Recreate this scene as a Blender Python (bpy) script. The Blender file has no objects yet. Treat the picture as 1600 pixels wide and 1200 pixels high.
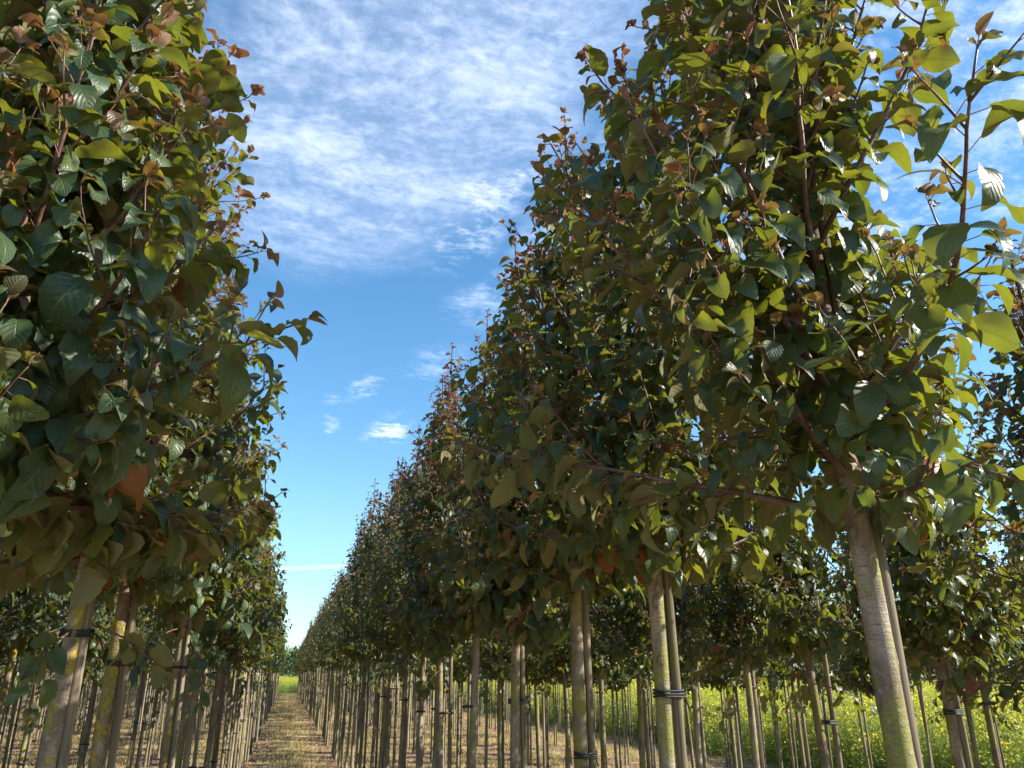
import bpy, math
import numpy as np
from mathutils import Vector, Matrix
R = math.radians
sc = bpy.context.scene
col = sc.collection

# ------------------------------------------------------------------ camera
CAM_H = 1.70; PITCH = 20.7; YAW = 15.4
cam = bpy.data.cameras.new('camera'); cam.sensor_width = 36; cam.lens = 27.0
cam.clip_start = 0.05; cam.clip_end = 3000
co = bpy.data.objects.new('camera', cam); col.objects.link(co)
co.location = (0, 0, CAM_H); co.rotation_euler = (R(90 + PITCH), 0, R(-YAW))
sc.camera = co

# ------------------------------------------------------------------ sun and sky
SUN_EL = 30.0; SUN_AZ = 111.0           # azimuth clockwise from +Y (the row direction)
S = Vector((math.sin(R(SUN_AZ)) * math.cos(R(SUN_EL)), math.cos(R(SUN_AZ)) * math.cos(R(SUN_EL)), math.sin(R(SUN_EL))))
sl = bpy.data.lights.new('sun', 'SUN'); sl.energy = 5.0; sl.angle = R(0.53); sl.color = (1.0, 0.93, 0.80)
so = bpy.data.objects.new('sun', sl); col.objects.link(so)
so.rotation_euler = (-S).to_track_quat('-Z', 'Y').to_euler()
sc.view_settings.view_transform = 'Standard'; sc.view_settings.look = 'None'
sc.view_settings.exposure = 1.2; sc.view_settings.gamma = 1.0
sc.view_settings.use_curve_mapping = False
sc.cycles.max_bounces = 8; sc.cycles.diffuse_bounces = 4; sc.cycles.glossy_bounces = 2
sc.cycles.transmission_bounces = 4
sc.cycles.caustics_reflective = False; sc.cycles.caustics_refractive = False
sc.cycles.use_denoising = True


class NT:
    """tiny node builder"""
    def __init__(s, t): s.t = t; s.n = t.nodes; s.l = t.links
    def new(s, k, **kw):
        n = s.n.new(k)
        for a, v in kw.items(): setattr(n, a, v)
        return n
    def put(s, sock, v):
        if isinstance(v, bpy.types.NodeSocket): s.l.new(v, sock)
        elif isinstance(v, (tuple, list)) and len(v) == 3 and sock.type == 'RGBA': sock.default_value = (*v, 1)
        else: sock.default_value = v
    def m(s, op, a, b=0.0, c=None, clamp=False):
        n = s.new('ShaderNodeMath', operation=op, use_clamp=clamp)
        s.put(n.inputs[0], a); s.put(n.inputs[1], b)
        if c is not None: s.put(n.inputs[2], c)
        return n.outputs[0]
    def vm(s, op, a, b):
        n = s.new('ShaderNodeVectorMath', operation=op); s.put(n.inputs[0], a); s.put(n.inputs[1], b)
        return n.outputs[0]
    def mix(s, f, a, b, mode='MIX'):
        n = s.new('ShaderNodeMix', data_type='RGBA', blend_type=mode)
        s.put(n.inputs[0], f); s.put(n.inputs[6], a); s.put(n.inputs[7], b)
        return n.outputs[2]
    def noise(s, vec, scale, detail=4, rough=0.55, dist=0.0):
        n = s.new('ShaderNodeTexNoise'); s.put(n.inputs['Vector'], vec)
        n.inputs['Scale'].default_value = scale; n.inputs['Detail'].default_value = detail
        n.inputs['Roughness'].default_value = rough; n.inputs['Distortion'].default_value = dist
        return n.outputs['Fac']
    def ss(s, x, lo, hi, a=0.0, b=1.0):
        n = s.new('ShaderNodeMapRange', interpolation_type='SMOOTHSTEP', clamp=True)
        s.put(n.inputs[0], x); n.inputs[1].default_value = lo; n.inputs[2].default_value = hi
        n.inputs[3].default_value = a; n.inputs[4].default_value = b
        return n.outputs[0]
    def mapping(s, vec, loc=(0, 0, 0), rot=(0, 0, 0), sca=(1, 1, 1)):
        n = s.new('ShaderNodeMapping'); s.put(n.inputs[0], vec)
        n.inputs[1].default_value = loc; n.inputs[2].default_value = rot; n.inputs[3].default_value = sca
        return n.outputs[0]


w = bpy.data.worlds.new('World'); sc.world = w; w.use_nodes = True
w.node_tree.nodes.clear(); N = NT(w.node_tree)
sky = N.new('ShaderNodeTexSky', sky_type='NISHITA', sun_disc=False)
sky.sun_elevation = R(SUN_EL); sky.sun_rotation = R(SUN_AZ)
sky.air_density = 1.0; sky.dust_density = 0.25; sky.ozone_density = 2.0; sky.altitude = 0
hs = N.new('ShaderNodeHueSaturation'); N.l.new(sky.outputs[0], hs.inputs['Color'])
hs.inputs['Saturation'].default_value = 1.24; hs.inputs['Hue'].default_value = 0.494
g = N.new('ShaderNodeTexCoord').outputs['Generated']
sep = N.new('ShaderNodeSeparateXYZ'); N.l.new(g, sep.inputs[0])
zz = N.m('MAXIMUM', sep.outputs[2], 0.03)
cx = N.m('DIVIDE', sep.outputs[0], zz); cy = N.m('DIVIDE', sep.outputs[1], zz)
cmb = N.new('ShaderNodeCombineXYZ'); N.l.new(cx, cmb.inputs[0]); N.l.new(cy, cmb.inputs[1])
P = cmb.outputs[0]                                  # position on a flat cloud layer
warp = N.new('ShaderNodeTexNoise'); N.l.new(P, warp.inputs['Vector']); warp.inputs['Scale'].default_value = 2.2
warp.inputs['Detail'].default_value = 4
wv = N.vm('MULTIPLY', N.vm('SUBTRACT', warp.outputs['Color'], (0.5, 0.5, 0.5)), (0.42, 0.42, 0))
Pw = N.vm('ADD', P, wv)


def blob(cxp, cyp, rx, ry, rot, soft=0.5, vec=None):
    v = N.mapping(vec or Pw, loc=(0, 0, 0))
    v = N.vm('SUBTRACT', v, (cxp, cyp, 0))
    v = N.mapping(v, rot=(0, 0, R(rot)))
    v = N.vm('MULTIPLY', v, (1 / rx, 1 / ry, 0))
    ln = N.new('ShaderNodeVectorMath', operation='LENGTH'); N.l.new(v, ln.inputs[0])
    return N.ss(ln.outputs['Value'], 1 - soft, 1 + soft, 1.0, 0.0)


# wispy texture, stretched along the streaks
st = N.mapping(P, rot=(0, 0, R(62)), sca=(1.0, 2.2, 1))
st = N.vm('ADD', st, N.vm('MULTIPLY', wv, (0.8, 0.8, 0)))
n1 = N.noise(st, 3.2, 9, 0.68, 0.35)
n2 = N.noise(P, 17, 7, 0.62, 0.5)
n3 = N.noise(P, 42, 4, 0.6, 0.3)
tex = N.m('ADD', N.m('MULTIPLY', n1, 0.85), N.m('ADD', N.m('MULTIPLY', n2, 0.36), N.m('MULTIPLY', n3, 0.21)))   # about 0.71 in the mean
veil = N.ss(tex, 0.56, 0.98)
wisp = N.ss(tex, 0.62, 0.90)
big = blob(0.10, 1.10, 0.34, 0.66, -18, 0.38)
bigR = blob(0.72, 0.60, 0.60, 0.42, 0, 0.5)
d = N.m('MULTIPLY', big, N.m('ADD', N.m('MULTIPLY', veil, 0.72), 0.20))
d = N.m('MAXIMUM', d, N.m('MULTIPLY', bigR, N.m('MULTIPLY', veil, 0.95)))
for (a, b, rx, ry, rot, k) in ((0.31, 1.46, 0.09, 0.24, -10, 1.0), (0.50, 1.78, 0.10, 0.30, -12, .6), (0.33, 1.22, .10, .16, 0, .6),
                               (0.33, 3.22, 0.07, 0.22, 0, 1.2), (0.19, 2.70, 0.05, 0.20, -25, .8), (0.09, 3.2, .035, .14, 0, .8), (0.42, 2.4, .08, .14, 0, .5),
                               (0.75, 1.25, .22, .35, -20, .8), (1.25, 1.2, .3, .5, -30, .6), (1.1, .55, .5, .4, 0, .9), (-0.9, 1.5, .4, .7, 20, .5)):
    d = N.m('MAXIMUM', d, N.m('MULTIPLY', blob(a, b, rx, ry, rot, 0.6), N.m('MULTIPLY', wisp, k)))
# low thin contrail, broad in the distance
ln = N.m('ABSOLUTE', N.m('SUBTRACT', N.m('ADD', cy, N.m('MULTIPLY', cx, 0.62)), 8.2))
ctr = N.m('MULTIPLY', N.ss(ln, 0.06, 0.26, 0.55, 0.0), N.ss(N.m('ABSOLUTE', N.m('SUBTRACT', cx, 0.1)), 0.6, 1.6, 1.0, 0.0))
d = N.m('MAXIMUM', d, ctr)
d = N.m('MINIMUM', d, 0.92)
d = N.m('MULTIPLY', d, N.ss(sep.outputs[2], 0.06, 0.10))
low = N.mix(N.ss(sep.outputs[2], 0.0, 0.22, 1.0, 0.0), (1, 1, 1), (0.66, 0.86, 0.97))
skyc = N.mix(N.m('MULTIPLY', d, 0.82), N.mix(1.0, hs.outputs[0], low, 'MULTIPLY'), (4.6, 5.2, 6.5))
# pale cyan band at the horizon
bg = N.new('ShaderNodeBackground'); N.l.new(skyc, bg.inputs[0]); bg.inputs[1].default_value = 0.112
ow = N.new('ShaderNodeOutputWorld'); N.l.new(bg.outputs[0], ow.inputs[0])

# ------------------------------------------------------------------ materials


def mat(name):
    m = bpy.data.materials.new(name); m.use_nodes = True; m.node_tree.nodes.clear()
    n = NT(m.node_tree); out = n.new('ShaderNodeOutputMaterial')
    return m, n, out


def principled(n, color, rough=0.8, spec=0.3, normal=None):
    p = n.new('ShaderNodeBsdfPrincipled'); n.put(p.inputs['Base Color'], color); n.put(p.inputs['Roughness'], rough)
    n.put(p.inputs['Specular IOR Level'], spec)
    if normal is not None: n.l.new(normal, p.inputs['Normal'])
    return p.outputs[0]


def bump(n, h, strength=0.4, dist=0.01):
    b = n.new('ShaderNodeBump'); b.inputs['Strength'].default_value = strength; b.inputs['Distance'].default_value = dist
    n.put(b.inputs['Height'], h); return b.outputs[0]


def leaf_material(name, tops, unders, red_top, red_under, trans, rtrans, vein=True, tf=0.31, rough=0.42):
    m, n, out = mat(name)
    at = n.new('ShaderNodeAttribute', attribute_name='leafc')
    sp = n.new('ShaderNodeSeparateColor'); n.l.new(at.outputs['Color'], sp.inputs[0])
    rnd, red, u = sp.outputs[0], sp.outputs[1], sp.outputs[2]; v = at.outputs['Alpha']
    oi = n.new('ShaderNodeObjectInfo').outputs['Random']
    redm = n.m('MULTIPLY', red, n.m('ADD', 0.8, n.m('MULTIPLY', oi, 0.4)), clamp=True)
    autumn = n.m('MULTIPLY', n.m('GREATER_THAN', rnd, 0.993), 0.85)
    top = n.mix(rnd, tops[0], tops[1]); und = n.mix(rnd, unders[0], unders[1])
    top = n.mix(redm, top, red_top); und = n.mix(redm, und, red_under)
    top = n.mix(autumn, top, (0.26, 0.07, 0.025)); und = n.mix(autumn, und, (0.33, 0.14, 0.07))
    tr = n.mix(redm, n.mix(rnd, trans[0], trans[1]), rtrans); tr = n.mix(autumn, tr, (0.55, 0.15, 0.03))
    nm = None
    geo = n.new('ShaderNodeNewGeometry')
    if vein:
        au = n.m('ABSOLUTE', n.m('SUBTRACT', u, 0.5))                        # 0 at the midrib, 0.5 at the edge
        mid = n.ss(au, 0.010, 0.035, 1.0, 0.0)
        ph = n.m('FRACT', n.m('SUBTRACT', n.m('MULTIPLY', v, 7.5), n.m('MULTIPLY', au, 4.6)))
        sv = n.ss(n.m('ABSOLUTE', n.m('SUBTRACT', ph, 0.5)), 0.03, 0.13, 1.0, 0.0)
        vn = n.m('MAXIMUM', mid, n.m('MULTIPLY', sv, 0.5))
        blot = n.noise(geo.outputs['Position'], 55, 4, 0.6)
        top = n.mix(n.m('MULTIPLY', vn, 0.32), top, (0.16, 0.20, 0.07))
        und = n.mix(n.m('MULTIPLY', vn, 0.40), und, (0.30, 0.20, 0.12))
        top = n.mix(n.ss(blot, 0.45, 0.8, 0.0, 0.55), top, n.mix(0.5, top, (0.14, 0.12, 0.03)))
        spots = n.ss(n.noise(geo.outputs['Position'], 260, 2, 0.5), 0.69, 0.76)
        top = n.mix(n.m('MULTIPLY', spots, 0.5), top, (0.10, 0.05, 0.02))
        tr = n.mix(n.m('MULTIPLY', vn, 0.5), tr, (0.10, 0.13, 0.02)); tr = n.mix(n.ss(blot, .4, .75, 0, .5), tr, n.mix(.55, tr, (.3, .18, .02)))
        h = n.m('ADD', n.m('SUBTRACT', n.m('MULTIPLY', n.m('ABSOLUTE', n.m('SUBTRACT', ph, 0.5)), 1.4), n.m('MULTIPLY', mid, 1.2)), n.m('MULTIPLY', blot, 0.9))
        nm = bump(n, h, 0.55, 0.0016)
    bf = geo.outputs['Backfacing']
    basec = n.mix(bf, top, und)
    ro = n.m('ADD', rough, n.m('MULTIPLY', bf, 0.45))
    p = principled(n, basec, ro, 0.5, nm)
    for l in list(m.node_tree.links):
        pass
    t = n.new('ShaderNodeBsdfTranslucent'); n.put(t.inputs[0], tr)
    ms = n.new('ShaderNodeMixShader'); ms.inputs[0].default_value = tf
    n.l.new(p, ms.inputs[1]); n.l.new(t.outputs[0], ms.inputs[2]); n.l.new(ms.outputs[0], out.inputs[0])
    return m


LEAF = dict(tops=((0.028, 0.062, 0.032), (0.050, 0.082, 0.026)), unders=((0.22, 0.18, 0.088), (0.145, 0.155, 0.070)),
            red_top=(0.13, 0.035, 0.030), red_under=(0.36, 0.17, 0.14),
            trans=((0.19, 0.265, 0.022), (0.35, 0.36, 0.020)), rtrans=(0.33, 0.065, 0.035))
M_LEAF = leaf_material('leaf_near', **LEAF)
M_LEAF_FAR = leaf_material('leaf_plain', vein=False, **LEAF)


def bark_material(name, lichen):
    lich_ = lichen
    m, n, out = mat(name)
    c = n.new('ShaderNodeTexCoord').outputs['Object']
    oi = n.new('ShaderNodeObjectInfo').outputs['Random']
    off = n.new('ShaderNodeCombineXYZ'); n.put(off.inputs[2], n.m('MULTIPLY', oi, 37.0)); n.put(off.inputs[0], n.m('MULTIPLY', oi, 11.0))
    q = n.vm('ADD', c, off.outputs[0])
    sx = n.new('ShaderNodeSeparateXYZ'); n.l.new(c, sx.inputs[0]); z = sx.outputs[2]
    ring = n.noise(n.mapping(q, sca=(3, 3, 26)), 6, 5, 0.6)
    blo = n.noise(n.mapping(q, sca=(1, 1, 0.45)), 17, 5, 0.6)
    fine = n.noise(q, 170, 4, 0.6)
    col_ = n.mix(n.ss(blo, 0.35, 0.65), (0.20, 0.155, 0.125), (0.41, 0.345, 0.27))
    col_ = n.mix(n.ss(ring, 0.52, 0.68, 0, 0.45), col_, (0.15, 0.105, 0.075))
    alg = n.noise(n.mapping(q, sca=(1, 1, 0.5)), 11, 5, 0.6)
    col_ = n.mix(n.ss(alg, 0.47, 0.58, 0, 0.85), col_, (0.27, 0.27, 0.055))
    len_ = n.ss(n.noise(n.mapping(q, sca=(7, 7, 46)), 7, 3, .5), .60, .66, 0, .65); col_ = n.mix(len_, col_, (0.11, 0.075, 0.06))
    ka = n.new('ShaderNodeAttribute', attribute_name='leafc'); ks = n.new('ShaderNodeSeparateColor'); n.l.new(ka.outputs['Color'], ks.inputs[0])
    col_ = n.mix(n.m('MULTIPLY', ks.outputs[0], 0.85), col_, (0.10, 0.075, 0.06))
    blot = n.ss(n.noise(n.mapping(q, sca=(1, 1, .35)), 9, 4, .6), .52, .66, 0, .5); col_ = n.mix(blot, col_, (0.20, 0.12, 0.11))
    spk = n.ss(n.noise(q, 60, 3, 0.6), 0.58, 0.66, 0, 0.5); col_ = n.mix(spk, col_, (0.42, 0.42, 0.33))
    lic = n.ss(n.m('ADD', n.m('ADD', n.noise(n.mapping(q, sca=(1, 1, 0.9)), 12.5, 3, 0.5), n.m('MULTIPLY', n.m('SUBTRACT', fine, 0.5), 0.22)),
                     n.m('MULTIPLY', n.m('SUBTRACT', n.noise(q, 48, 3, .6), .5), .22)), (0.55 if lichen else 0.69), (0.59 if lichen else 0.73))
    lic = n.m('MULTIPLY', lic, n.ss(n.noise(q, 95, 2, .5), .36, .5, .25, 1.0))
    col_ = n.mix(n.m('MULTIPLY', lic, 0.9), col_, n.mix(fine, (0.36, 0.27, 0.02), (0.72, 0.54, 0.05)))
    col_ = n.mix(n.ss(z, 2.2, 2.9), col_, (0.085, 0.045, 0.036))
    col_ = n.mix(n.ss(fine, 0.3, 0.75, 0, 0.30), col_, (0.10, 0.08, 0.05))
    col_ = n.mix(n.m('MULTIPLY', oi, .55), col_, n.mix(1.0, col_, (.50, .46, .42), 'MULTIPLY'))
    h = n.m('ADD', n.m('ADD', n.m('MULTIPLY', fine, 0.6), n.m('MULTIPLY', ring, 0.8)), n.m('MULTIPLY', lic, n.m('ADD', 0.5, fine)))
    n.l.new(principled(n, col_, 0.82, 0.25, bump(n, h, 0.7, 0.006)), out.inputs[0])
    return m


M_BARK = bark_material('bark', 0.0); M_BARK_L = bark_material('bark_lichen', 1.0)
m, n, out = mat('twig_bark'); M_TWIG = m
c = n.new('ShaderNodeTexCoord').outputs['Object']
tw = n.noise(c, 30, 4, 0.6)
n.l.new(principled(n, n.mix(n.ss(tw, .35, .65), (0.075, 0.036, 0.030), (0.17, 0.10, 0.075)), 0.5, 0.4, bump(n, n.noise(c, 300, 2), .4, .001)), out.inputs[0])
m, n, out = mat('stake_wood'); M_STAKE = m
c = n.new('ShaderNodeTexCoord').outputs['Object']; oi = n.new('ShaderNodeObjectInfo').outputs['Random']
off = n.new('ShaderNodeCombineXYZ'); n.put(off.inputs[2], n.m('MULTIPLY', oi, 23.0)); q = n.vm('ADD', c, off.outputs[0])
gr = n.noise(n.mapping(q, sca=(38, 38, 1.2)), 2.2, 5, 0.65)
al = n.noise(n.mapping(q, sca=(4, 4, 1.2)), 2.3, 5, 0.6)
cc = n.mix(n.ss(gr, .35, .65), (0.14, 0.11, 0.082), (0.31, 0.26, 0.20))
cc = n.mix(n.ss(al, .5, .68, 0, .7), cc, (0.17, 0.185, 0.07))
cc = n.mix(n.ss(n.noise(q, 14, 2), .66, .72, 0, .5), cc, (0.10, 0.075, 0.05))
cc = n.mix(n.m('MULTIPLY', oi, .6), cc, n.mix(1.0, cc, (.50, .45, .40), 'MULTIPLY'))
n.l.new(principled(n, cc, 0.85, 0.2, bump(n, gr, .25, .0015)), out.inputs[0])
m, n, out = mat('black_rubber'); M_RUB = m
n.l.new(principled(n, (0.018, 0.018, 0.02), 0.55, 0.4), out.inputs[0])

# ground: one sheet; mown dry grass between the rows, brown bare strips with litter under them
ROWX = [1.19, 3.03, 4.86, 6.70, 8.50]; ROWL = [-0.67, -2.50, -4.34, -6.18, -8.02, -9.86, -11.7, -13.5, -15.3, -17.1, -19.0]
m, n, out = mat('ground_soil_grass'); M_GROUND = m
pos = n.new('ShaderNodeNewGeometry').outputs['Position']
sx = n.new('ShaderNodeSeparateXYZ'); n.l.new(pos, sx.inputs[0])
wob = n.m('MULTIPLY', n.m('SUBTRACT', n.noise(pos, 1.6, 4, .6), 0.5), 0.5)
ph = n.m('FRACT', n.m('DIVIDE', n.m('ADD', n.m('ADD', sx.outputs[0], -1.19 + 1.84 * 20), wob), 1.84))
dist = n.m('MINIMUM', ph, n.m('SUBTRACT', 1.0, ph))                 # 0 at the row
strip = n.ss(dist, 0.13, 0.25, 1.0, 0.0)
strip = n.m('MULTIPLY', strip, n.ss(sx.outputs[0], 9.2, 9.7, 1.0, 0.0))
strip = n.m('MULTIPLY', strip, n.ss(sx.outputs[1], 79, 80.5, 1.0, 0.0))
pat = n.noise(pos, 2.4, 6, .6); fi = n.noise(pos, 38, 5, .7)
gcol = n.mix(n.ss(pat, .36, .66), (0.33, 0.25, 0.12), (0.54, 0.40, 0.235))
scol = n.mix(n.ss(fi, .35, .65), (0.20, 0.12, 0.075), (0.36, 0.24, 0.155))
gc = n.mix(strip, gcol, scol); gc = n.mix(n.ss(sx.outputs[1], 77.5, 79), gc, n.mix(pat, (0.04, 0.075, 0.025), (0.09, 0.13, 0.04))); gc = n.mix(n.ss(fi, .5, .8, 0, .5), gc, (0.10, 0.085, 0.04))  # past the row ends: greener grass, darkened to paint in the shade strip
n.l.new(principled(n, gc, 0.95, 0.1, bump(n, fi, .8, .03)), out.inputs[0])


def simple_var(name, a, b, rough=0.7, tf=0.0, tcol=None, attr=None):
    m, n, out = mat(name)
    at = n.new('ShaderNodeAttribute', attribute_name='leafc')
    sp = n.new('ShaderNodeSeparateColor'); n.l.new(at.outputs['Color'], sp.inputs[0])
    cc = n.mix(sp.outputs[0], a, b)
    p = principled(n, cc, rough, 0.3)
    if tf:
        t = n.new('ShaderNodeBsdfTranslucent'); n.put(t.inputs[0], tcol)
        ms = n.new('ShaderNodeMixShader'); ms.inputs[0].default_value = tf
        n.l.new(p, ms.inputs[1]); n.l.new(t.outputs[0], ms.inputs[2]); p = ms.outputs[0]
    n.l.new(p, out.inputs[0]); return m


M_GRASS = simple_var('grass_blade', (0.36, 0.27, 0.13), (0.66, 0.49, 0.29), .8, .3, (0.35, 0.34, 0.08))
M_MEADOW = simple_var('meadow_green', (0.15, 0.25, 0.07), (0.30, 0.38, 0.12), .7, .45, (0.52, 0.60, 0.14))
M_YELLOW = simple_var('petal_yellow', (0.80, 0.72, 0.06), (0.85, 0.66, 0.05), .6, .35, (0.9, 0.75, 0.05))
M_LITTER = simple_var('litter_leaf', (0.24, 0.11, 0.05), (0.40, 0.24, 0.12), .85)
M_BGLEAF = simple_var('background_leaf', (0.045, 0.085, 0.035), (0.09, 0.13, 0.045), .7, .25, (0.2, 0.3, 0.05))

# ------------------------------------------------------------------ mesh helpers


class MB:
    def __init__(s): s.v = []; s.f = []; s.c = []; s.k = 0; s.mi = []
    def add(s, v, f, c=None, mi=0):
        v = np.asarray(v, np.float32).reshape(-1, 3); f = np.asarray(f, np.int32).reshape(-1, 4)
        s.v.append(v); s.f.append(f + s.k); s.k += len(v); s.mi.append(np.full(len(f), mi, np.int32))
        s.c.append(np.zeros((len(v), 4), np.float32) if c is None else np.asarray(c, np.float32).reshape(-1, 4))
    def mesh(s, name, mats, smooth=True):
        v = np.concatenate(s.v); f = np.concatenate(s.f); c = np.concatenate(s.c); mi = np.concatenate(s.mi)
        me = bpy.data.meshes.new(name); me.vertices.add(len(v)); me.vertices.foreach_set('co', v.ravel())
        me.loops.add(len(f) * 4); me.loops.foreach_set('vertex_index', f.ravel())
        me.polygons.add(len(f)); me.polygons.foreach_set('loop_start', np.arange(0, len(f) * 4, 4, dtype=np.int32))
        me.polygons.foreach_set('material_index', mi)
        if smooth: me.polygons.foreach_set('use_smooth', np.ones(len(f), bool))
        me.update(calc_edges=True)
        a = me.attributes.new('leafc', 'FLOAT_COLOR', 'POINT'); a.data.foreach_set('color', c.ravel())
        for q in (mats if isinstance(mats, (list, tuple)) else [mats]): me.materials.append(q)
        return me


def tube(mb, pts, rad, n=6, mi=0, bulge=None, cap=True, c=None, cfun=None):
    pts = np.asarray(pts, float); rad = np.asarray(rad, float); K = len(pts)
    if cap:
        pts = np.vstack([pts, pts[-1:] + (pts[-1:] - pts[-2:-1]) * 1e-3]); rad = np.append(rad, rad[-1] * 0.03 + 1e-5); K += 1
    t = np.gradient(pts, axis=0); t /= np.linalg.norm(t, axis=1)[:, None] + 1e-12
    ref = np.array([1, 0, 0]) if abs(t[0][0]) < .8 else np.array([0, 1, 0])
    ang = np.arange(n) / n * 2 * np.pi; V = []
    for i in range(K):
        a = ref - t[i] * (ref @ t[i]); a /= np.linalg.norm(a); b = np.cross(t[i], a); ref = a
        r = np.full(n, rad[i])
        if bulge is not None: r = r * bulge(i / (K - 1), ang)
        V.append(pts[i] + np.cos(ang)[:, None] * a * r[:, None] + np.sin(ang)[:, None] * b * r[:, None])
    i = np.arange(K - 1)[:, None] * n; j = np.arange(n)[None]; j2 = (j + 1) % n
    F = np.stack([i + j, i + j2, i + n + j2, i + n + j], -1).reshape(-1, 4)
    if cfun is not None:
        C_ = np.zeros((K, n, 4), np.float32)
        for i_ in range(K): C_[i_, :, 0] = cfun(i_ / (K - 1), ang)
        mb.add(np.concatenate(V), F, C_.reshape(-1, 4), mi); return
    mb.add(np.concatenate(V), F, None if c is None else np.tile(np.array(c, np.float32), (K * n, 1)), mi)


def nrm(a): return a / (np.linalg.norm(a, axis=-1, keepdims=True) + 1e-9)


STN = {'hd': (np.array([0, .05, .12, .21, .31, .41, .51, .61, .71, .80, .88, .94, 1.0]), np.array([-1, -.5, 0, .5, 1.0])),
       'md': (np.array([0, .12, .32, .55, .78, 1.0]), np.array([-1, 0, 1.0])),
       'ld': (np.array([0, .35, .75, 1.0]), np.array([-1, 0, 1.0]))}


def leaves(mb, base, dirn, L, rnd, red, rng, lod='hd', petiole=True, mi=0, width=0.325, outw=0.0):
    """N curved, folded, pointed oval leaves; upper side faces up"""
    base = np.asarray(base, float); N_ = len(base); L = np.asarray(L)[:, None]
    vs, us = STN[lod]; nv, nu = len(vs), len(us)
    d = nrm(np.asarray(dirn, float)); rad_ = base * np.array([1, 1, 0]); rad_ = rad_ / (np.linalg.norm(rad_, axis=1, keepdims=True) + .12)
    up = np.array([0, 0, 1.0]) + rng.normal(0, .33, (N_, 3)) + rad_ * outw * rng.uniform(.3, 1.3, (N_, 1))
    nn = nrm(up - d * (up * d).sum(1, keepdims=True)); s = np.cross(nn, d) * -1; s = np.cross(d, nn)
    wprof = np.interp(vs, [0, .05, .12, .25, .42, .6, .76, .88, .95, 1], [.08, .33, .60, .88, 1, .93, .72, .42, .19, .012])
    if lod == 'hd':
        wprof = wprof * (1 + .035 * np.where(np.arange(nv) % 2, 1, -1)); wprof[-1] = .012
    if lod == 'ld': wprof = np.array([.12, 1, .72, .02])
    k = rng.uniform(.5, 2.0, (N_, 1)); k = np.where(rng.random((N_, 1)) < .06, -k * .5, k)      # most tips curl down
    X = np.sin(k * vs) / k; Z = -(1 - np.cos(k * vs)) / k
    fold = rng.uniform(.06, .75, (N_, 1)); wd = width * rng.uniform(.85, 1.15, (N_, 1))
    wave = rng.normal(0, .085, (N_, 1)); phs = rng.uniform(0, 6, (N_, 1)); tw = rng.normal(0, .35, (N_, 1))
    U = us[None, None] * (wd * wprof)[:, :, None]                 # N nv nu
    fa = np.abs(U) * fold[:, :, None] + wave[:, :, None] * np.abs(us) * np.sin(vs * 9 + phs)[:, :, None]
    cs = np.cos(np.arctan(fold))[:, :, None]
    tz = tw[:, :, None] * vs[None, :, None] * U
    A = X[:, :, None] + 0 * U; C = Z[:, :, None] + fa * cs + tz; B = U * cs
    L3 = L[:, :, None]
    pet = (L * rng.uniform(.25, .42, (N_, 1))) if petiole else L * 0
    pd = nrm(d + np.array([0, 0, .45]))
    b0 = base + pd * pet
    V = b0[:, None, None] + (A * L3)[..., None] * d[:, None, None] + (B * L3)[..., None] * s[:, None, None] + (C * L3)[..., None] * nn[:, None, None]
    V = V.reshape(N_, -1, 3)
    Cc = np.zeros((N_, nv, nu, 4), np.float32)
    Cc[..., 0] = rnd[:, None, None]; Cc[..., 1] = red[:, None, None]; Cc[..., 2] = (us * .5 + .5)[None, None]; Cc[..., 3] = vs[None, :, None]
    i = np.arange(nv - 1)[:, None]; j = np.arange(nu - 1)[None]
    q = np.stack([i * nu + j, i * nu + j + 1, (i + 1) * nu + j + 1, (i + 1) * nu + j], -1).reshape(-1, 4)
    F = q[None] + (np.arange(N_) * nv * nu)[:, None, None]
    mb.add(V.reshape(-1, 3), F, Cc.reshape(-1, 4), mi)
    if petiole and lod != 'ld':
        r = 0.0011
        o = [s * r, -s * r * .5 + nn * r, -s * r * .5 - nn * r]
        PV = np.stack([base + x for x in o] + [b0 + x for x in o], 1)
        pf = np.array([[0, 1, 4, 3], [1, 2, 5, 4], [2, 0, 3, 5]])
        PC = np.zeros((N_, 6, 4), np.float32); PC[..., 0] = .5; PC[..., 1] = .85; PC[..., 2] = .8; PC[..., 3] = .07
        mb.add(PV.reshape(-1, 3), pf[None] + (np.arange(N_) * 6)[:, None, None], PC.reshape(-1, 4), mi)


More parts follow.
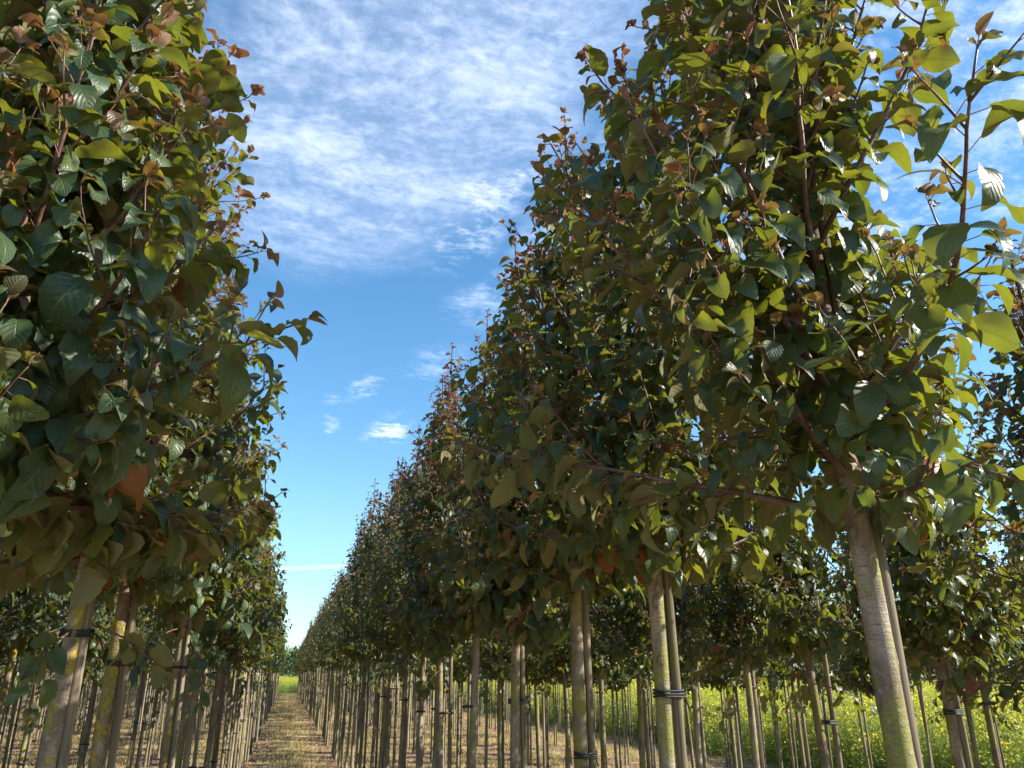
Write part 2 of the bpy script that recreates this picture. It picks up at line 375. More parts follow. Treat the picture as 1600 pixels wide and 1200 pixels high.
def gen_tree(seed, lod, H=4.45, clear=2.08, Rm=.66, drop=0, dens=1.0, gap=None, vase=0.0, big=1.0):
    rng = np.random.default_rng(seed)
    # trunk
    zs = np.arange(0, H + .001, .1); K = len(zs)
    ph = rng.uniform(0, 6, 4)
    wig = (np.clip(zs / 1.2, 0, 1) * .5 + .5) * .55
    px = (.011 * np.sin(zs * 1.7 + ph[0]) + .006 * np.sin(zs * 4.1 + ph[1])) * wig; py = (.011 * np.sin(zs * 1.5 + ph[2]) + .006 * np.sin(zs * 3.7 + ph[3])) * wig
    tp = np.stack([px - px[0], py - py[0], zs], 1)
    tr = np.interp(zs, [0, .06, .3, 2.1, 2.8, 3.6, H], [.041, .035, .0295, .0262, .018, .009, .0035])
    tmb = MB()
    k1, k2, k3 = rng.uniform(.2, 2.3, 3)
    nt = {'hd': 28, 'md': 10, 'ld': 5}[lod]
    if lod == 'hd':                       # finer trunk with knots and swellings
        z2 = np.arange(0, H + .001, .012); tp2 = np.stack([np.interp(z2, zs, tp[:, i]) for i in range(3)], 1); tr2 = np.interp(z2, zs, tr)
        kn = rng.uniform([.25, 0], [2.2, 6.28], (16, 2)); sz = rng.uniform(.06, .2, 16)

        def bl(t, ang):
            z = t * H; r = np.ones_like(ang) + .025 * np.sin(ang * 2 + z * 3 + k1) + .02 * np.sin(ang * 3 - z * 7)
            for (kz, ka), q in zip(kn, sz):
                da = (ang - ka + np.pi) % (2 * np.pi) - np.pi
                r = r + q * np.exp(-((z - kz) / .022) ** 2 - (da / .45) ** 2)
            return r

        def scar(t, ang):
            z = t * H; r = np.zeros_like(ang)
            for (kz, ka), q in zip(kn, sz):
                da = (ang - ka + np.pi) % (2 * np.pi) - np.pi; e = np.sqrt(((z - kz) / .024) ** 2 + (da / .5) ** 2)
                r = np.maximum(r, np.exp(-((e - .75) / .35) ** 2))
            return r
        tube(tmb, tp2, tr2, nt, 0, bl, cfun=scar)
    else:
        tube(tmb, tp if lod == 'md' else tp[::3], tr if lod == 'md' else tr[::3], nt)
    B = []; LB = []; LD = []; LL = []; LR = []; LQ = []

    def putleaf(p, dvec, size, red):
        LB.append(p); LD.append(dvec); LL.append(size); LR.append(rng.random()); LQ.append(red)

    lsp = {'hd': .031, 'md': .034, 'ld': .05}[lod] / dens; lsc = {'hd': 1., 'md': 1.03, 'ld': 1.25}[lod] * big

    def leafrun(path, start, step, smin=1.):
        seg = np.linalg.norm(np.diff(path, axis=0), axis=1); cum = np.append(0, np.cumsum(seg)); tot = cum[-1]
        s_ = start; a = rng.uniform(0, 6)
        while s_ < tot:
            p = np.array([np.interp(s_, cum, path[:, i]) for i in range(3)]); i = min(np.searchsorted(cum, s_), len(path) - 1)
            t = path[i] - path[i - 1] if i > 0 else path[1] - path[0]; t = t / np.linalg.norm(t)
            e1 = np.cross(t, [0.3, .2, 1.]); e1 /= np.linalg.norm(e1); e2 = np.cross(t, e1)
            a += 2.4 + rng.normal(0, .3)
            out_ = e1 * np.cos(a) + e2 * np.sin(a)
            rad = np.array([p[0], p[1], 0]); rad /= np.linalg.norm(rad) + .05
            tip = s_ / tot
            dv = out_ * .8 + rad * .45 + t * .45 + np.array([0, 0, np.interp(p[2], [2.1, 3.0, 4.2], [-.80, -.40, -.15])]) + rng.normal(0, .2, 3)
            end = max(0, (tot - s_)); young = np.clip(1 - end / .14, 0, 1)
            size = rng.uniform(.064, .116) * (1 - .62 * young) * lsc * smin * np.interp(p[2], [2, 3.4, 4.6], [1.04, .98, .80])
            red = np.clip(young * np.interp(p[2], [2.2, 3.7], [.15, .95]) + (p[2] - (3.5 if lod == 'hd' else 3.3)) * .50 + rng.normal(0, .10), 0, 1) * (1 if rng.random() < .75 else .3)
            if rng.random() < .003: red = 1
            putleaf(p, dv, size, red)
            s_ += step * rng.uniform(.7, 1.3) * (1.5 if p[2] > 3.7 else 1.2 if p[2] > 3.2 else 1)
        # tuft at the tip
        for _ in range(2 if lod == 'ld' else 3):
            t = path[-1] - path[-2]; t = t / np.linalg.norm(t)
            putleaf(path[-1], t + rng.normal(0, .45, 3), rng.uniform(.026, .045) * lsc, rng.uniform(.6, 1) * np.interp(path[-1][2], [2.2, 3.7], [.4, 1]))

    n1_ = {'hd': 52, 'md': 46, 'ld': 38}[lod]
    for i in range(n1_):
        t = (i + rng.uniform(-.3, .3) + .5) / n1_; t = min(max(t, 0), 1)
        z0 = clear - .04 + t ** 1.4 * (H - clear) * .84
        az = i * 2.399 + rng.normal(0, .3)
        if gap is not None and z0 < clear + .75 and math.cos(az - gap) > .45: shr = .42
        else: shr = 1
        Lp = np.interp(t, [0, .15, .45, .8, 1], [.62, .77, .68, .46, .30]) * shr * (1 + vase * min(1, t * 1.6)) * (Rm / .66) * rng.uniform(.78, 1.18)
        el = R(np.interp(t, [0, .2, .6, 1], [10, 26, 52 - 9 * vase, 68 - 14 * vase]) + rng.normal(0, 8))
        p = np.array([np.interp(z0, zs, tp[:, 0]), np.interp(z0, zs, tp[:, 1]), z0]); st_ = .045; path = [p.copy()]
        d0 = np.array([np.cos(az) * np.cos(el), np.sin(az) * np.cos(el), np.sin(el)])
        for q in range(int(Lp / st_)):
            f = q * st_ / Lp
            d0 = d0 + rng.normal(0, .05, 3) + np.array([0, 0, .055 if t > .12 else .02]); d0 /= np.linalg.norm(d0)
            p = p + d0 * st_; path.append(p.copy())
        path = np.array(path); r0 = np.interp(t, [0, 1], [.0105, .0055]) * rng.uniform(.85, 1.15)
        rr = np.linspace(r0, .0019, len(path))
        parts = [(path, rr)]
        leafrun(path, Lp * .05, lsp)
        for q in np.arange(.2, .93, {'hd': .085, 'md': .09, 'ld': .17}[lod] * (.75 + 1.5 * t * t) / Lp):
            k_ = int(q * (len(path) - 1)); p = path[k_]; t3 = path[k_ + 1] - path[k_]; t3 /= np.linalg.norm(t3)
            sd = np.cross(t3, rng.normal(0, 1, 3)); sd /= np.linalg.norm(sd)
            d0 = t3 * .75 + sd * .8 + np.array([0, 0, .1]); d0 /= np.linalg.norm(d0)
            Ls = rng.uniform(.10, .30) * (1 - .35 * t) * (1.1 - .4 * q) * (1.5 if rng.random() < .12 else 1)
            pp = [p.copy()]
            for _ in range(max(2, int(Ls / .04))):
                d0 = d0 + rng.normal(0, .07, 3) + np.array([0, 0, .05]); d0 /= np.linalg.norm(d0); pp.append(pp[-1] + d0 * .04)
            pp = np.array(pp); parts.append((pp, np.linspace(.0032, .0014, len(pp))))
            leafrun(pp, .03, lsp * 1.05)
        B.append(parts)
    # leader and short spurs on the stem
    for _ in range({'hd': 230, 'md': 200, 'ld': 110}[lod]):     # leaves on short spurs round the stem
        z_ = rng.uniform(clear - .02, H - .5); a = rng.uniform(0, 6.28); q = rng.uniform(.03, .11)
        putleaf(np.array([math.cos(a) * q, math.sin(a) * q, z_]), np.array([math.cos(a), math.sin(a), -.6]) + rng.normal(0, .25, 3), rng.uniform(.07, .11) * lsc, 0.)
    for _ in range({'hd': 90, 'md': 60, 'ld': 30}[lod]):     # and a denser skirt at the crown's foot
        z_ = clear + rng.uniform(-.04, .55) ; a = rng.uniform(0, 6.28); q = rng.uniform(.04, .22)
        putleaf(np.array([math.cos(a) * q, math.sin(a) * q, z_]), np.array([math.cos(a), math.sin(a), -.7]) + rng.normal(0, .3, 3), rng.uniform(.07, .12) * lsc, 0.)
    led = tp[int(clear / .1) + 2:]; leafrun(led, .05, lsp * .9)
    for _ in range(drop):                    # thin shoots hanging below the crown
        az = rng.uniform(0, 6.28); p = np.array([0, 0, clear - rng.uniform(-.1, .25)]); d0 = np.array([np.cos(az), np.sin(az), -.1]); pp = [p]
        for _k in range(rng.integers(9, 15)):
            d0 = d0 + rng.normal(0, .06, 3) + np.array([0, 0, -.085]); d0 /= np.linalg.norm(d0); pp.append(pp[-1] + d0 * .05)
        pp = np.array(pp); B.append([(pp, np.linspace(.0045, .0015, len(pp)))]); leafrun(pp, .15, .045, 1.0)
    cmb_ = MB()
    leaves(cmb_, np.array(LB), np.array(LD), np.array(LL), np.array(LR), np.array(LQ), rng, lod, petiole=lod != 'ld', outw=.55)
    return tmb, B, cmb_


def branch_mesh(name, groups, lod):
    mb = MB(); nn_ = {'hd': 7, 'md': 4, 'ld': 3}[lod]
    for parts in groups:
        for (p, r) in (parts if lod != 'ld' else parts[:1]):
            if lod == 'ld': p = p[::4] if len(p) > 8 else p[::2]; r = np.linspace(r[0], r[-1], len(p)) * 1.1
            if len(p) < 2: continue
            tube(mb, p, r, nn_ if r[0] > .004 else max(3, nn_ - 2), cap=lod != 'ld')
    return mb.mesh(name, M_TWIG)


# variants: (trunk mesh, branch meshes, crown mesh)
VAR = {'hd': [], 'md': [], 'ld': []}
for lod, seeds in (('hd', (11, 12, 13, 14, 15)), ('md', (21, 22, 23, 24)), ('ld', (31, 32, 33, 34))):
    for k, sd in enumerate(seeds):
        H = [4.5, 4.3, 4.6, 4.4, 4.35][k]
        tmb, B, cmb_ = gen_tree(sd, lod, H=H, Rm=(.86 if (lod, k) == ('hd', 3) else .70 if lod == 'hd' else .66), dens=(.98 if (lod, k) == ('hd', 3) else .97), vase=(.36 if (lod, k) == ('hd', 3) else 0.0), big=(1.22 if (lod, k) == ('hd', 0) else 1.0), gap=(R(-21) if lod == 'hd' and k >= 3 else None), drop={'hd': [0, 0, 1, 0, 2], 'md': [1, 2, 4, 1], 'ld': [0] * 4}[lod][k])
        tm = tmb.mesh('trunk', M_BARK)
        bm_ = [branch_mesh('branch', [g_], lod) for g_ in B] if lod == 'hd' else [branch_mesh('branchwork', B, lod)]
        VAR[lod].append((tm, bm_, cmb_.mesh('crown', M_LEAF if lod != 'ld' else M_LEAF_FAR), H))
        print('variant', lod, k, len(VAR[lod][-1][2].polygons))


def ob(name, me, parent=None, loc=(0, 0, 0), rot=(0, 0, 0)):
    o = bpy.data.objects.new(name, me); col.objects.link(o)
    if parent: o.parent = parent
    o.location = loc; o.rotation_euler = rot; return o


def tag(o, label=None, cat=None, group=None, kind=None):
    if label: o['label'] = label
    if cat: o['category'] = cat
    if group: o['group'] = group
    if kind: o['kind'] = kind
    return o


# stake: a long round pole, slightly tapered; ties: rubber bands round stake and trunk
def stake_meshes(lod):
    mb = MB(); rng = np.random.default_rng(5); n_ = {'hd': 16, 'md': 8, 'ld': 5}[lod]
    z = np.linspace(-.3, 3.75, {'hd': 60, 'md': 20, 'ld': 4}[lod]); p = np.stack([.004 * np.sin(z * 2.1), .004 * np.sin(z * 1.6 + 1), z], 1)
    tube(mb, p, np.interp(z, [0, 3.75], [.0185, .0115]), n_, bulge=(lambda t, a: 1 + .03 * np.sin(a * 2 + t * 40) + .02 * np.sin(a * 5 + t * 9)) if lod == 'hd' else None)
    return mb.mesh('post', M_STAKE)


def tie_mesh(lod, z, sep_, loops=3):
    """bands round the pole (at the origin) and the trunk (at -sep_ on X)"""
    mb = MB(); n_ = 28 if lod == 'hd' else 12
    r1, r2 = .0205, float(np.interp(z, [0, .3, 2.1], [.041, .0295, .0262])) + .006
    for k in range(loops if lod == 'hd' else 1):
        a = np.linspace(0, 2 * np.pi, n_ + 1)[:-1]; cxs = np.where(np.cos(a) > 0, 0, -sep_); rr = np.where(np.cos(a) > 0, r1, r2)
        P_ = np.stack([cxs + np.cos(a) * rr, np.sin(a) * rr, z + k * .009 - .009 + .002 * np.sin(a * 2 + k)], 1); P_ = np.vstack([P_, P_[:1], P_[1:2]])
        tube(mb, P_, np.full(len(P_), .0038 if lod == 'hd' else .0075), 6 if lod == 'hd' else 4, cap=False)
    if lod == 'hd':
        tube(mb, [(0.02, .022, z), (.035, .03, z - .012), (.05, .034, z - .05)], [.004, .004, .003], 5)
    return mb.mesh('tie', M_RUB)


SEP = .057
POST = {l: stake_meshes(l) for l in VAR}
TIES = {(l, q): tie_mesh(l, q, .0585 - .0095 * q) for l in VAR for q in (1.80, 1.50, .90)}

# ------------------------------------------------------------------ plantation layout
rngL = np.random.default_rng(3)
END = 78.0
rows = {}                                     # name -> list of (x, y)
first = {('R', 0): [1.43, 2.46, 3.25, 4.2, 5.25, 6.0, 6.75], ('L', 0): [1.84, 2.85, 3.62, 5.35, 6.55], ('R', 1): [2.3, 3.2, 4.2, 5.0, 5.9], ('L', 1): [2.6, 3.6, 4.5, 5.6]}
for side, xs in (('R', ROWX), ('L', ROWL)):
    for ri, x in enumerate(xs):
        ys = list(first.get((side, ri), [rngL.uniform(2.5, 4)]))
        while ys[-1] < END:
            ys.append(ys[-1] + rngL.uniform(.82, 1.08) * (2 if rngL.random() < .05 else 1) * (1.0 if not (side == 'R' and ri >= 2) else 1.2))
        rows[(side, ri)] = [(x + (0 if i < 3 and ri == 0 else rngL.normal(0, .035)), y) for i, y in enumerate(ys) if y < END]

yawv = R(YAW); Hh = np.array([math.sin(yawv), math.cos(yawv)]); Rh = np.array([math.cos(yawv), -math.sin(yawv)])


def proj(x, y, z):
    b = x * Hh[0] + y * Hh[1]; a = x * Rh[0] + y * Rh[1]; c = z - CAM_H; t = R(PITCH)
    D = b * math.cos(t) + c * math.sin(t)
    if D < .1: return None
    return 800 + 1200 * a / D, 600 - 1200 * (c * math.cos(t) - b * math.sin(t)) / D, D


ORD = ['nearest', 'second', 'third', 'fourth', 'fifth', 'sixth', 'seventh', 'eighth', 'ninth', 'tenth', 'eleventh', 'twelfth', 'thirteenth', 'fourteenth', 'fifteenth', 'sixteenth', 'seventeenth', 'eighteenth']
ROWN = {('R', 0): 'row right of the path', ('L', 0): 'row left of the path'}
for i, wd_ in enumerate(['second', 'third', 'fourth', 'fifth'], 1): ROWN[('R', i)] = wd_ + ' row right of the path'
for i, wd_ in enumerate(['second', 'third', 'fourth', 'fifth', 'sixth', 'seventh', 'eighth', 'ninth', 'tenth', 'eleventh'], 1): ROWN[('L', i)] = wd_ + ' row left of the path'

cand = []
for key, pts in rows.items():
    seq = 0
    for i, (x, y) in enumerate(pts):
        pr = [proj(x, y, z) for z in (.2, 1.2, 2.1, 3.0, 4.2)]
        pr = [p for p in pr if p]
        vis = any(-260 < p[0] < 1860 and -200 < p[1] < 1230 for p in pr)
        D = math.hypot(x, y)
        wgt = {0: 1.0, 1: .62, 2: .42, 3: .3}.get(key[1], .2)
        cand.append(dict(key=key, i=i, x=x, y=y, D=D, vis=vis, score=wgt / D * (1 if vis else .0)))
cand.sort(key=lambda c_: -c_['score'])
NIND = 300
for k, c_ in enumerate(cand): c_['ind'] = k < NIND and c_['vis']
LK = {'x': 0}
tree_group = 'nursery trees planted in rows'; stake_group = 'wooden stakes tied to the trees'
special_tree = {('R', 0, 0): ('nearest tree right of the path, its thick mottled trunk slanting up at the lower right', 3, 0.0),
                ('R', 0, 1): ('broad leafy tree next behind the nearest one right of the path, trunk with a knot', 1, 4.1),
                ('R', 0, 2): ('third tree in the row right of the path, drooping olive leaves round its stem', 2, 1.0),
                ('L', 0, 0): ('closest tree at the left edge, trunk out of frame, large leaves filling the corner', 0, 0.4),
                ('L', 0, 1): ('left row tree with bright yellow lichen patches on its trunk in the lower left', 4, 0.0),
                ('L', 0, 2): ('left row tree with green algae on its trunk, next behind the yellow lichened one', 1, 5.2)}
special_stake = {('R', 0, 0): 'pale round stake against the thick slanting trunk at the lower right',
                 ('L', 0, 1): 'smooth sunlit stake bound by black bands to the yellow lichened trunk',
                 ('R', 0, 1): 'greenish round stake beside the knotted trunk, second right of the path'}


def build_tree(c_, ordn):
    key, x, y, D = c_['key'], c_['x'], c_['y'], c_['D']
    side, ri = key; rg = np.random.default_rng(int(abs(x) * 1000) + int(y * 977) + 7)
    lod = 'hd' if D < 5.3 else ('md' if D < 15 else 'ld')
    sp_ = special_tree.get((side, ri, ordn)) if c_['i'] == ordn else None
    vi = sp_[1] if sp_ else int(rg.integers(len(VAR[lod]))); rz = sp_[2] if sp_ else rg.uniform(0, 6.28)
    if side == 'R' and ri == 1 and D < 6: vi = 2 if ordn % 2 else 4
    tm, bms, cm, H = VAR[lod][vi]; sc_ = float(rg.uniform(.84, 1.04) if not sp_ else 1.0)
    if side == 'R' and ri >= 2: sc_ *= .80
    scz = float(rg.uniform(.90, 1.05) if not sp_ else 1.0) * (.88 if side == 'R' and ri == 1 else 1) * (0.80 if side == 'R' and ri >= 2 else 1)
    ln_ = 0 if sp_ else .95
    root = ob('nursery_tree', None, None, (x, y, 0), (R(rg.normal(0, 1) * ln_), R(rg.normal(0, 1) * ln_), rz)); root.scale = (sc_, sc_, scz)
    root.empty_display_size = .2
    t = ob('trunk', tm, root)
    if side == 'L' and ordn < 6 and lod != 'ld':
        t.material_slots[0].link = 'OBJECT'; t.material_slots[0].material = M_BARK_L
    for b in bms: ob('branch' if lod == 'hd' else 'branchwork', b, root)
    ob('crown', cm, root)
    rn = ROWN[key]
    if sp_: lab = sp_[0]
    elif ordn < 18: lab = f"{ORD[ordn]} tree from the camera in the {rn}"
    else: lab = f"small leafy tree beyond the eighteenth in the {rn}"
    tag(root, lab, 'tree', tree_group)
    # its stake
    ang = (R(6) if side == 'R' else R(-10)) + rg.normal(0, .15)
    if (side, ri, ordn) == ('L', 0, 0): ang = R(150)
    if (side, ri, ordn) == ('R', 0, 0): ang = R(8)
    if sp_ is None and D > 6: ang += rg.normal(0, .5)
    sx_, sy_ = x + math.cos(ang) * SEP * 1.04, y + math.sin(ang) * SEP * 1.04
    s_ = ob('wooden_stake', None, None, (sx_, sy_, 0), (0, -.0095, ang)); s_.empty_display_size = .1
    hz = float(rg.uniform(.9, 1.02)); s_.scale = (1, 1, 1)
    ob('post', POST[lod], s_).scale = (1, 1, hz)
    for q in ((1.80, .90) if side == 'L' else (1.50,)):
        o = ob('tie', TIES[(lod, q)], s_, (0, 0, float(rg.normal(0, .07))))
    if (side, ri, ordn) in special_stake and sp_: lab = special_stake[(side, ri, ordn)]
    elif ordn < 18: lab = f"round stake tied to the {ORD[ordn]} tree of the {rn}"
    else: lab = f"thin stake beyond the eighteenth tree of the {rn}"
    tag(s_, lab, 'stake', stake_group)


cand.sort(key=lambda c_: (c_['key'], c_['i']))
cnt = {}; rest = []
for c_ in cand:
    if c_['ind']:
        o_ = cnt.get(c_['key'], 0)
        build_tree(c_, o_); cnt[c_['key']] = o_ + 1
    else: rest.append(c_)
print('individual trees', sum(cnt.values()), 'rest', len(rest), cnt)

# ------------------------------------------------------------------ geometry-node scattering for the uncountable rest


def scatter(name, points, rots, scales, idx, sources, label=None, cat=None, mats=()):
    me = bpy.data.meshes.new(name); pts = np.asarray(points, np.float32); me.vertices.add(len(pts)); me.vertices.foreach_set('co', pts.ravel())
    a = me.attributes.new('rz', 'FLOAT_VECTOR', 'POINT'); rv = np.zeros((len(pts), 3), np.float32); rv[:, 2] = rots; a.data.foreach_set('vector', rv.ravel())
    a = me.attributes.new('sc', 'FLOAT', 'POINT'); a.data.foreach_set('value', np.asarray(scales, np.float32))
    a = me.attributes.new('ix', 'INT', 'POINT'); a.data.foreach_set('value', np.asarray(idx, np.int32))
    o = bpy.data.objects.new(name, me); col.objects.link(o)
    gt = bpy.data.node_groups.new(name, 'GeometryNodeTree')
    gt.interface.new_socket('Geometry', in_out='INPUT', socket_type='NodeSocketGeometry'); gt.interface.new_socket('Geometry', in_out='OUTPUT', socket_type='NodeSocketGeometry')
    gi = gt.nodes.new('NodeGroupInput'); go = gt.nodes.new('NodeGroupOutput')
    g2 = gt.nodes.new('GeometryNodeGeometryToInstance')
    for sobj in reversed(sources):
        oi_ = gt.nodes.new('GeometryNodeObjectInfo'); oi_.inputs['Object'].default_value = sobj; oi_.inputs['As Instance'].default_value = False
        gt.links.new(oi_.outputs['Geometry'], g2.inputs[0]) if len(sources) == 1 else None
        if len(sources) > 1:
            gg = gt.nodes.new('GeometryNodeGeometryToInstance'); gt.links.new(oi_.outputs['Geometry'], gg.inputs[0])
            if 'J' not in locals(): J = gt.nodes.new('GeometryNodeJoinGeometry')
            gt.links.new(gg.outputs[0], J.inputs[0])
    ip = gt.nodes.new('GeometryNodeInstanceOnPoints')
    gt.links.new(gi.outputs[0], ip.inputs['Points']); gt.links.new(J.outputs[0] if len(sources) > 1 else g2.outputs[0], ip.inputs['Instance'])
    ip.inputs['Pick Instance'].default_value = True

    def named(nm, ty):
        x = gt.nodes.new('GeometryNodeInputNamedAttribute'); x.data_type = ty; x.inputs[0].default_value = nm; return x.outputs[0]
    gt.links.new(named('ix', 'INT'), ip.inputs['Instance Index'])
    er = gt.nodes.new('FunctionNodeEulerToRotation'); gt.links.new(named('rz', 'FLOAT_VECTOR'), er.inputs[0]); gt.links.new(er.outputs[0], ip.inputs['Rotation'])
    gt.links.new(named('sc', 'FLOAT'), ip.inputs['Scale']); gt.links.new(ip.outputs[0], go.inputs[0])
    md = o.modifiers.new('scatter', 'NODES'); md.node_group = gt
    tag(o, label, cat, None, 'stuff'); return o


def joined(name, meshes, offs):
    """one source object (not linked to the scene) made of several meshes"""
    mb = MB(); mats = []
    for me, off in zip(meshes, offs):
        nv = len(me.vertices); v = np.empty(nv * 3, np.float32); me.vertices.foreach_get('co', v); v = v.reshape(-1, 3) + np.array(off, np.float32)
        f = np.empty(len(me.loops), np.int32); me.loops.foreach_get('vertex_index', f)
        cc_ = np.empty(nv * 4, np.float32); me.attributes['leafc'].data.foreach_get('color', cc_)
        if me.materials[0] not in mats: mats.append(me.materials[0])
        mb.add(v, f.reshape(-1, 4), cc_.reshape(-1, 4), mats.index(me.materials[0]))
    return bpy.data.objects.new(name, mb.mesh(name, mats))


src_t = [joined('far_tree', [v[0], v[1][0], v[2]], [(0, 0, 0)] * 3) for v in VAR['ld']]
src_s = [joined('far_stake', [POST['ld'], TIES[('ld', 1.50)], TIES[('ld', .90)]], [(0, 0, 0)] * 3)]
rg = np.random.default_rng(8)
rp = np.array([(c_['x'], c_['y'], 0) for c_ in rest])
scatter('far_trees', rp, rg.uniform(0, 6.28, len(rp)), [.80 if (c_['key'][0] == 'R' and c_['key'][1] >= 3) else rg.uniform(.93, 1.05) for c_ in rest],
        rg.integers(0, 4, len(rp)), src_t, 'mass of far nursery trees filling the rows behind the countable ones', 'trees')
scatter('far_stakes', rp + np.array([SEP, -.01, 0]), rg.normal(0, .3, len(rp)), np.ones(len(rp)), np.zeros(len(rp), int), src_s,
        'mass of thin stakes among the far trunks', 'stakes')

# ------------------------------------------------------------------ ground and what grows on it
mb = MB()
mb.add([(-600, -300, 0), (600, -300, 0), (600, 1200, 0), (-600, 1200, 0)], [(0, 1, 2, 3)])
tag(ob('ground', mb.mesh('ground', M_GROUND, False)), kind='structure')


def tuft(seed, n_, hgt, spread, wid):
    r = np.random.default_rng(seed); mb = MB()
    a = r.uniform(0, 6.28, n_); rr = np.sqrt(r.random(n_)) * spread; h = hgt * r.uniform(.4, 1.2, n_)
    b = np.stack([np.cos(a) * rr, np.sin(a) * rr, np.zeros(n_)], 1); ln_ = r.normal(0, .4, (n_, 2)) * h[:, None]
    s_ = r.uniform(0, 6.28, n_); sd = np.stack([np.cos(s_), np.sin(s_), 0 * s_], 1) * wid
    m_ = b + np.stack([ln_[:, 0] * .35, ln_[:, 1] * .35, h * .6], 1); t = b + np.stack([ln_[:, 0], ln_[:, 1], h], 1)
    V = np.stack([b - sd, b + sd, m_ - sd * .7, m_ + sd * .7, t - sd * .1, t + sd * .1], 1)
    F = np.array([[0, 1, 3, 2], [2, 3, 5, 4]])[None] + (np.arange(n_) * 6)[:, None, None]
    c_ = np.zeros((n_, 6, 4)); c_[..., 0] = r.random(n_)[:, None]
    mb.add(V.reshape(-1, 3), F, c_.reshape(-1, 4)); return bpy.data.objects.new('tuft', mb.mesh('tuft', M_GRASS))


rg = np.random.default_rng(77)
XS = np.array(ROWX + ROWL)
pts = []
n_ = 30000
x = rg.uniform(-20, 9.7, n_); y = 9 + (78 - 9) * rg.random(n_) ** 1.35
dmin = np.abs(x[:, None] - XS[None]).min(1)
ok = (dmin > .42 + rg.normal(0, .10, n_)) | (rg.random(n_) < .13)
pts = np.stack([x, y, np.zeros(n_)], 1)[ok]
srcs = [tuft(1, 70, .045, .26, .004), tuft(2, 70, .06, .28, .004), tuft(3, 40, .085, .2, .0045)]
scatter('grass', pts, rg.uniform(0, 6.28, len(pts)), rg.uniform(.8, 1.3, len(pts)), rg.integers(0, 3, len(pts)), srcs, 'short dry mown grass between the tree rows', 'grass')

# litter of fallen brown leaves, mostly under the rows
n_ = 16000
yy = 8 + 60 * rg.random(n_) ** 1.5; xr = XS[rg.integers(0, len(XS), n_)] + rg.normal(0, .36, n_)
mb = MB(); a = rg.uniform(0, 6.28, n_)
dv = np.stack([np.cos(a), np.sin(a), rg.normal(.1, .2, n_)], 1)
leaves(mb, np.stack([xr, yy, rg.uniform(.006, .03, n_)], 1), dv, rg.uniform(.05, .09, n_), rg.random(n_), rg.random(n_), rg, 'ld', False)
tag(ob('fallen_leaves', mb.mesh('fallen_leaves', M_LITTER)), 'brown fallen leaves scattered on bare soil under the rows', 'leaves', None, 'stuff')


def flower_clump(seed, n_=22, spread=.42, hh=1.25):
    r = np.random.default_rng(seed); mb = MB(); yb = MB(); LBs, LDs, LLs = [], [], []
    FV = []
    for _ in range(n_):
        a = r.uniform(0, 6.28); q = math.sqrt(r.random()) * spread; h = hh * r.uniform(.62, 1.08)
        b = np.array([math.cos(a) * q, math.sin(a) * q, 0]); le = r.normal(0, .09, 2)
        p = [b, b + np.array([le[0] * .3, le[1] * .3, h * .5]), b + np.array([le[0], le[1], h])]
        tube(mb, p, [.004, .003, .0016], 3, 0, cap=False, c=(r.random(), 0, 0, 0))
        for _k in range(13):
            f = r.uniform(.06, .95); pt = b + np.array([le[0] * f, le[1] * f, h * f]); a2 = r.uniform(0, 6.28)
            LBs.append(pt); LDs.append([math.cos(a2), math.sin(a2), r.uniform(-.1, .9)]); LLs.append(r.uniform(.06, .14) * (1.15 - .55 * f))
        for _k in range(r.integers(1, 6)):
            FV.append(p[2] + np.array([r.normal(0, .06), r.normal(0, .06), -abs(r.normal(0, .13))]))
    leaves(mb, np.array(LBs), np.array(LDs), np.array(LLs), r.random(len(LBs)), np.zeros(len(LBs)), r, 'ld', False, 0, .13)
    FV = np.array(FV); k = len(FV); nn_ = nrm(r.normal(0, .6, (k, 3)) + np.array([0.3, -.1, 1.0])); t = nrm(np.cross(nn_, [1, .3, .1])); b2 = np.cross(nn_, t)
    rr = r.uniform(.013, .026, (k, 1))
    ring = [FV + (t * math.cos(i * math.pi / 4) + b2 * math.sin(i * math.pi / 4)) * rr * (1 if i % 2 else .8) + nn_ * .003 for i in range(8)]
    V = np.stack(ring + [FV], 1)
    F = np.array([[8, 0, 1, 2], [8, 2, 3, 4], [8, 4, 5, 6], [8, 6, 7, 0]])[None] + (np.arange(k) * 9)[:, None, None]
    c_ = np.zeros((k, 9, 4)); c_[..., 0] = r.random(k)[:, None]
    mb.add(V.reshape(-1, 3), F, c_.reshape(-1, 4), 1)
    return bpy.data.objects.new('flower_clump', mb.mesh('flower_clump', [M_MEADOW, M_YELLOW]))


fs = [flower_clump(1), flower_clump(2, 20, .42, 1.1), flower_clump(3, 26, .45, 1.35), flower_clump(4, 14, .4, .7)]
P1 = []
n_ = 9000
x = 9.8 + 34 * rg.random(n_) ** 1.5; y = rg.uniform(0, 92, n_)
P1.append(np.stack([x, y], 1))
x = rg.uniform(-30, 40, 7000); y = 84.5 + 40 * rg.random(7000) ** 1.4; P1.append(np.stack([x, y], 1))
x = rg.normal(9.7, .25, 300); y = rg.uniform(0, 84, 300); P1.append(np.stack([x, y], 1))
PP = np.concatenate(P1); ix = rg.choice(4, len(PP), p=[.33, .27, .3, .1]); ix[-300:] = 3
zv = np.zeros(len(PP))
scatter('flower_field', np.column_stack([PP, zv]), rg.uniform(0, 6.28, len(PP)), rg.uniform(.8, 1.12, len(PP)), ix, fs, 'tall green crop with yellow flowers filling the field beyond the rows', 'flowers')

# ------------------------------------------------------------------ far background trees beyond the flower field


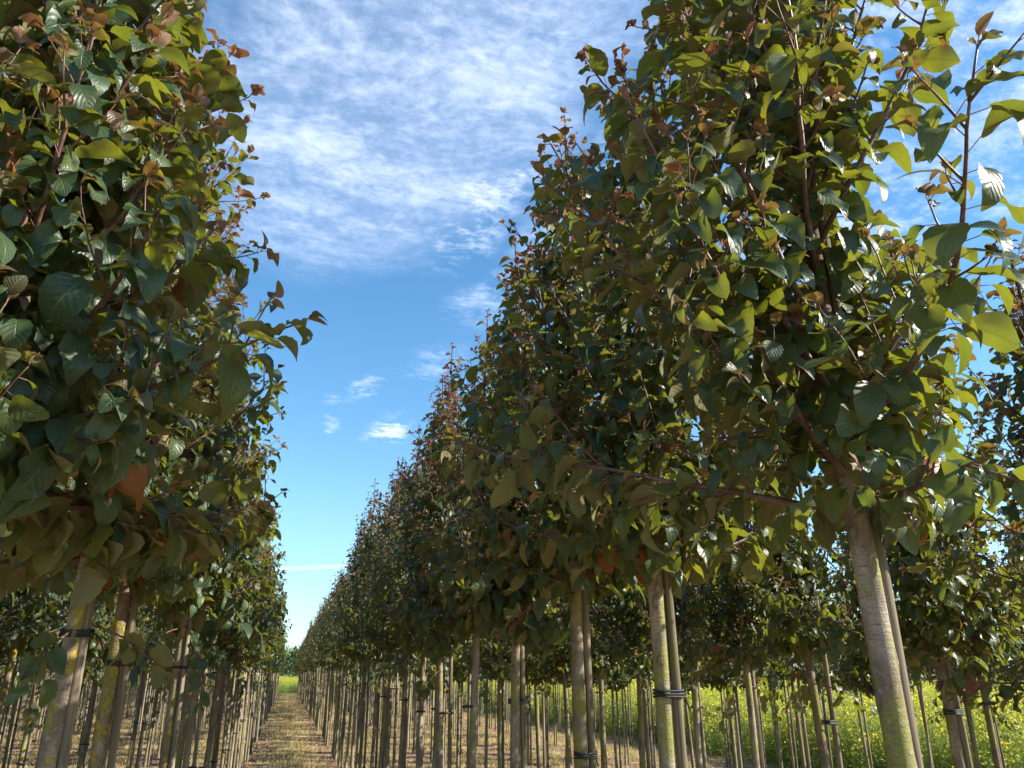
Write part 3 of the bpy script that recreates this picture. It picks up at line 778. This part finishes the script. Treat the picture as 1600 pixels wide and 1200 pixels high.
def bg_tree(x, y, H, Rr, seed, label, conifer=False):
    r = np.random.default_rng(seed)
    root = ob('background_tree', None, None, (x, y, 0), (0, 0, r.uniform(0, 6)))
    mb = MB(); zs_ = np.linspace(0, H * .8, 9)
    tube(mb, np.stack([.1 * np.sin(zs_ * .7), .1 * np.cos(zs_ * .5), zs_], 1), np.linspace(.035 * H, .008 * H, 9), 8)
    LBs = []; k_ = 26
    cl = []
    for i in range(k_):
        a = i * 2.4; f = (i + .5) / k_; zc = H * (.18 + .78 * f)
        prof = math.sin(math.pi * min(1, .18 + .82 * f) ** (.8)) if not conifer else (1.05 - f) * .8
        q = Rr * prof * r.uniform(.45, .95); c_ = np.array([math.cos(a) * q, math.sin(a) * q, zc])
        cl.append((c_, Rr * r.uniform(.24, .42)))
        tube(mb, [np.array([0, 0, max(.1 * H, zc - q * .7)]), c_ * np.array([.5, .5, 1]) - np.array([0, 0, .15 * q]), c_], [.008 * H, .005 * H, .002 * H], 5)
    for c_, rad in cl:
        m_ = 190; dd = nrm(r.normal(0, 1, (m_, 3))) * rad * (r.random((m_, 1)) ** .4) * np.array([1, 1, .75]); LBs.append(c_ + dd)
    LBs = np.concatenate(LBs); m_ = len(LBs)
    ob('trunk', mb.mesh('trunk', M_TWIG), root)
    cb = MB(); leaves(cb, LBs, r.normal(0, 1, (m_, 3)) + np.array([0, 0, -.2]), r.uniform(.22, .42, m_) * (H / 8) ** .5, r.random(m_), np.zeros(m_), r, 'ld', False)
    ob('crown', cb.mesh('crown', M_BGLEAF), root)
    tag(root, label, 'tree', 'trees beyond the flower field')


BG = [(-3.2, 150, 10.5, 4.2, 'tall dark tree on the horizon straight beyond the end of the path', False),
      (1.5, 134, 5.5, 3.4, 'rounded green bush tree above the yellow field at the path end', False),
      (-9.5, 140, 8.0, 4.2, 'broad background tree just left of the path end behind the left row', False),
      (8, 156, 9, 4.5, 'background tree just right of the path end behind the right row', False)]
for i, (x, y) in enumerate(((-20, 146), (-32, 150), (19, 150), (31, 144), (44, 148), (57, 140), (70, 132), (80, 118), (88, 100), (95, 84), (100, 66), (104, 48))):
    side = ('tree in the far treeline left of the path, ' + ['nearer to the path end', 'farther from the path end'][i]) if i < 2 else \
        ['first', 'second', 'third', 'fourth', 'fifth', 'sixth', 'seventh', 'eighth', 'ninth', 'tenth'][i - 2] + ' tree of the far treeline right of the path end'
    BG.append((x, y, 8 + 3 * math.sin(i * 2.3), 4.6, side, False))
for i, b_ in enumerate(BG): bg_tree(b_[0], b_[1], b_[2], b_[3], 100 + i, b_[4], b_[5])
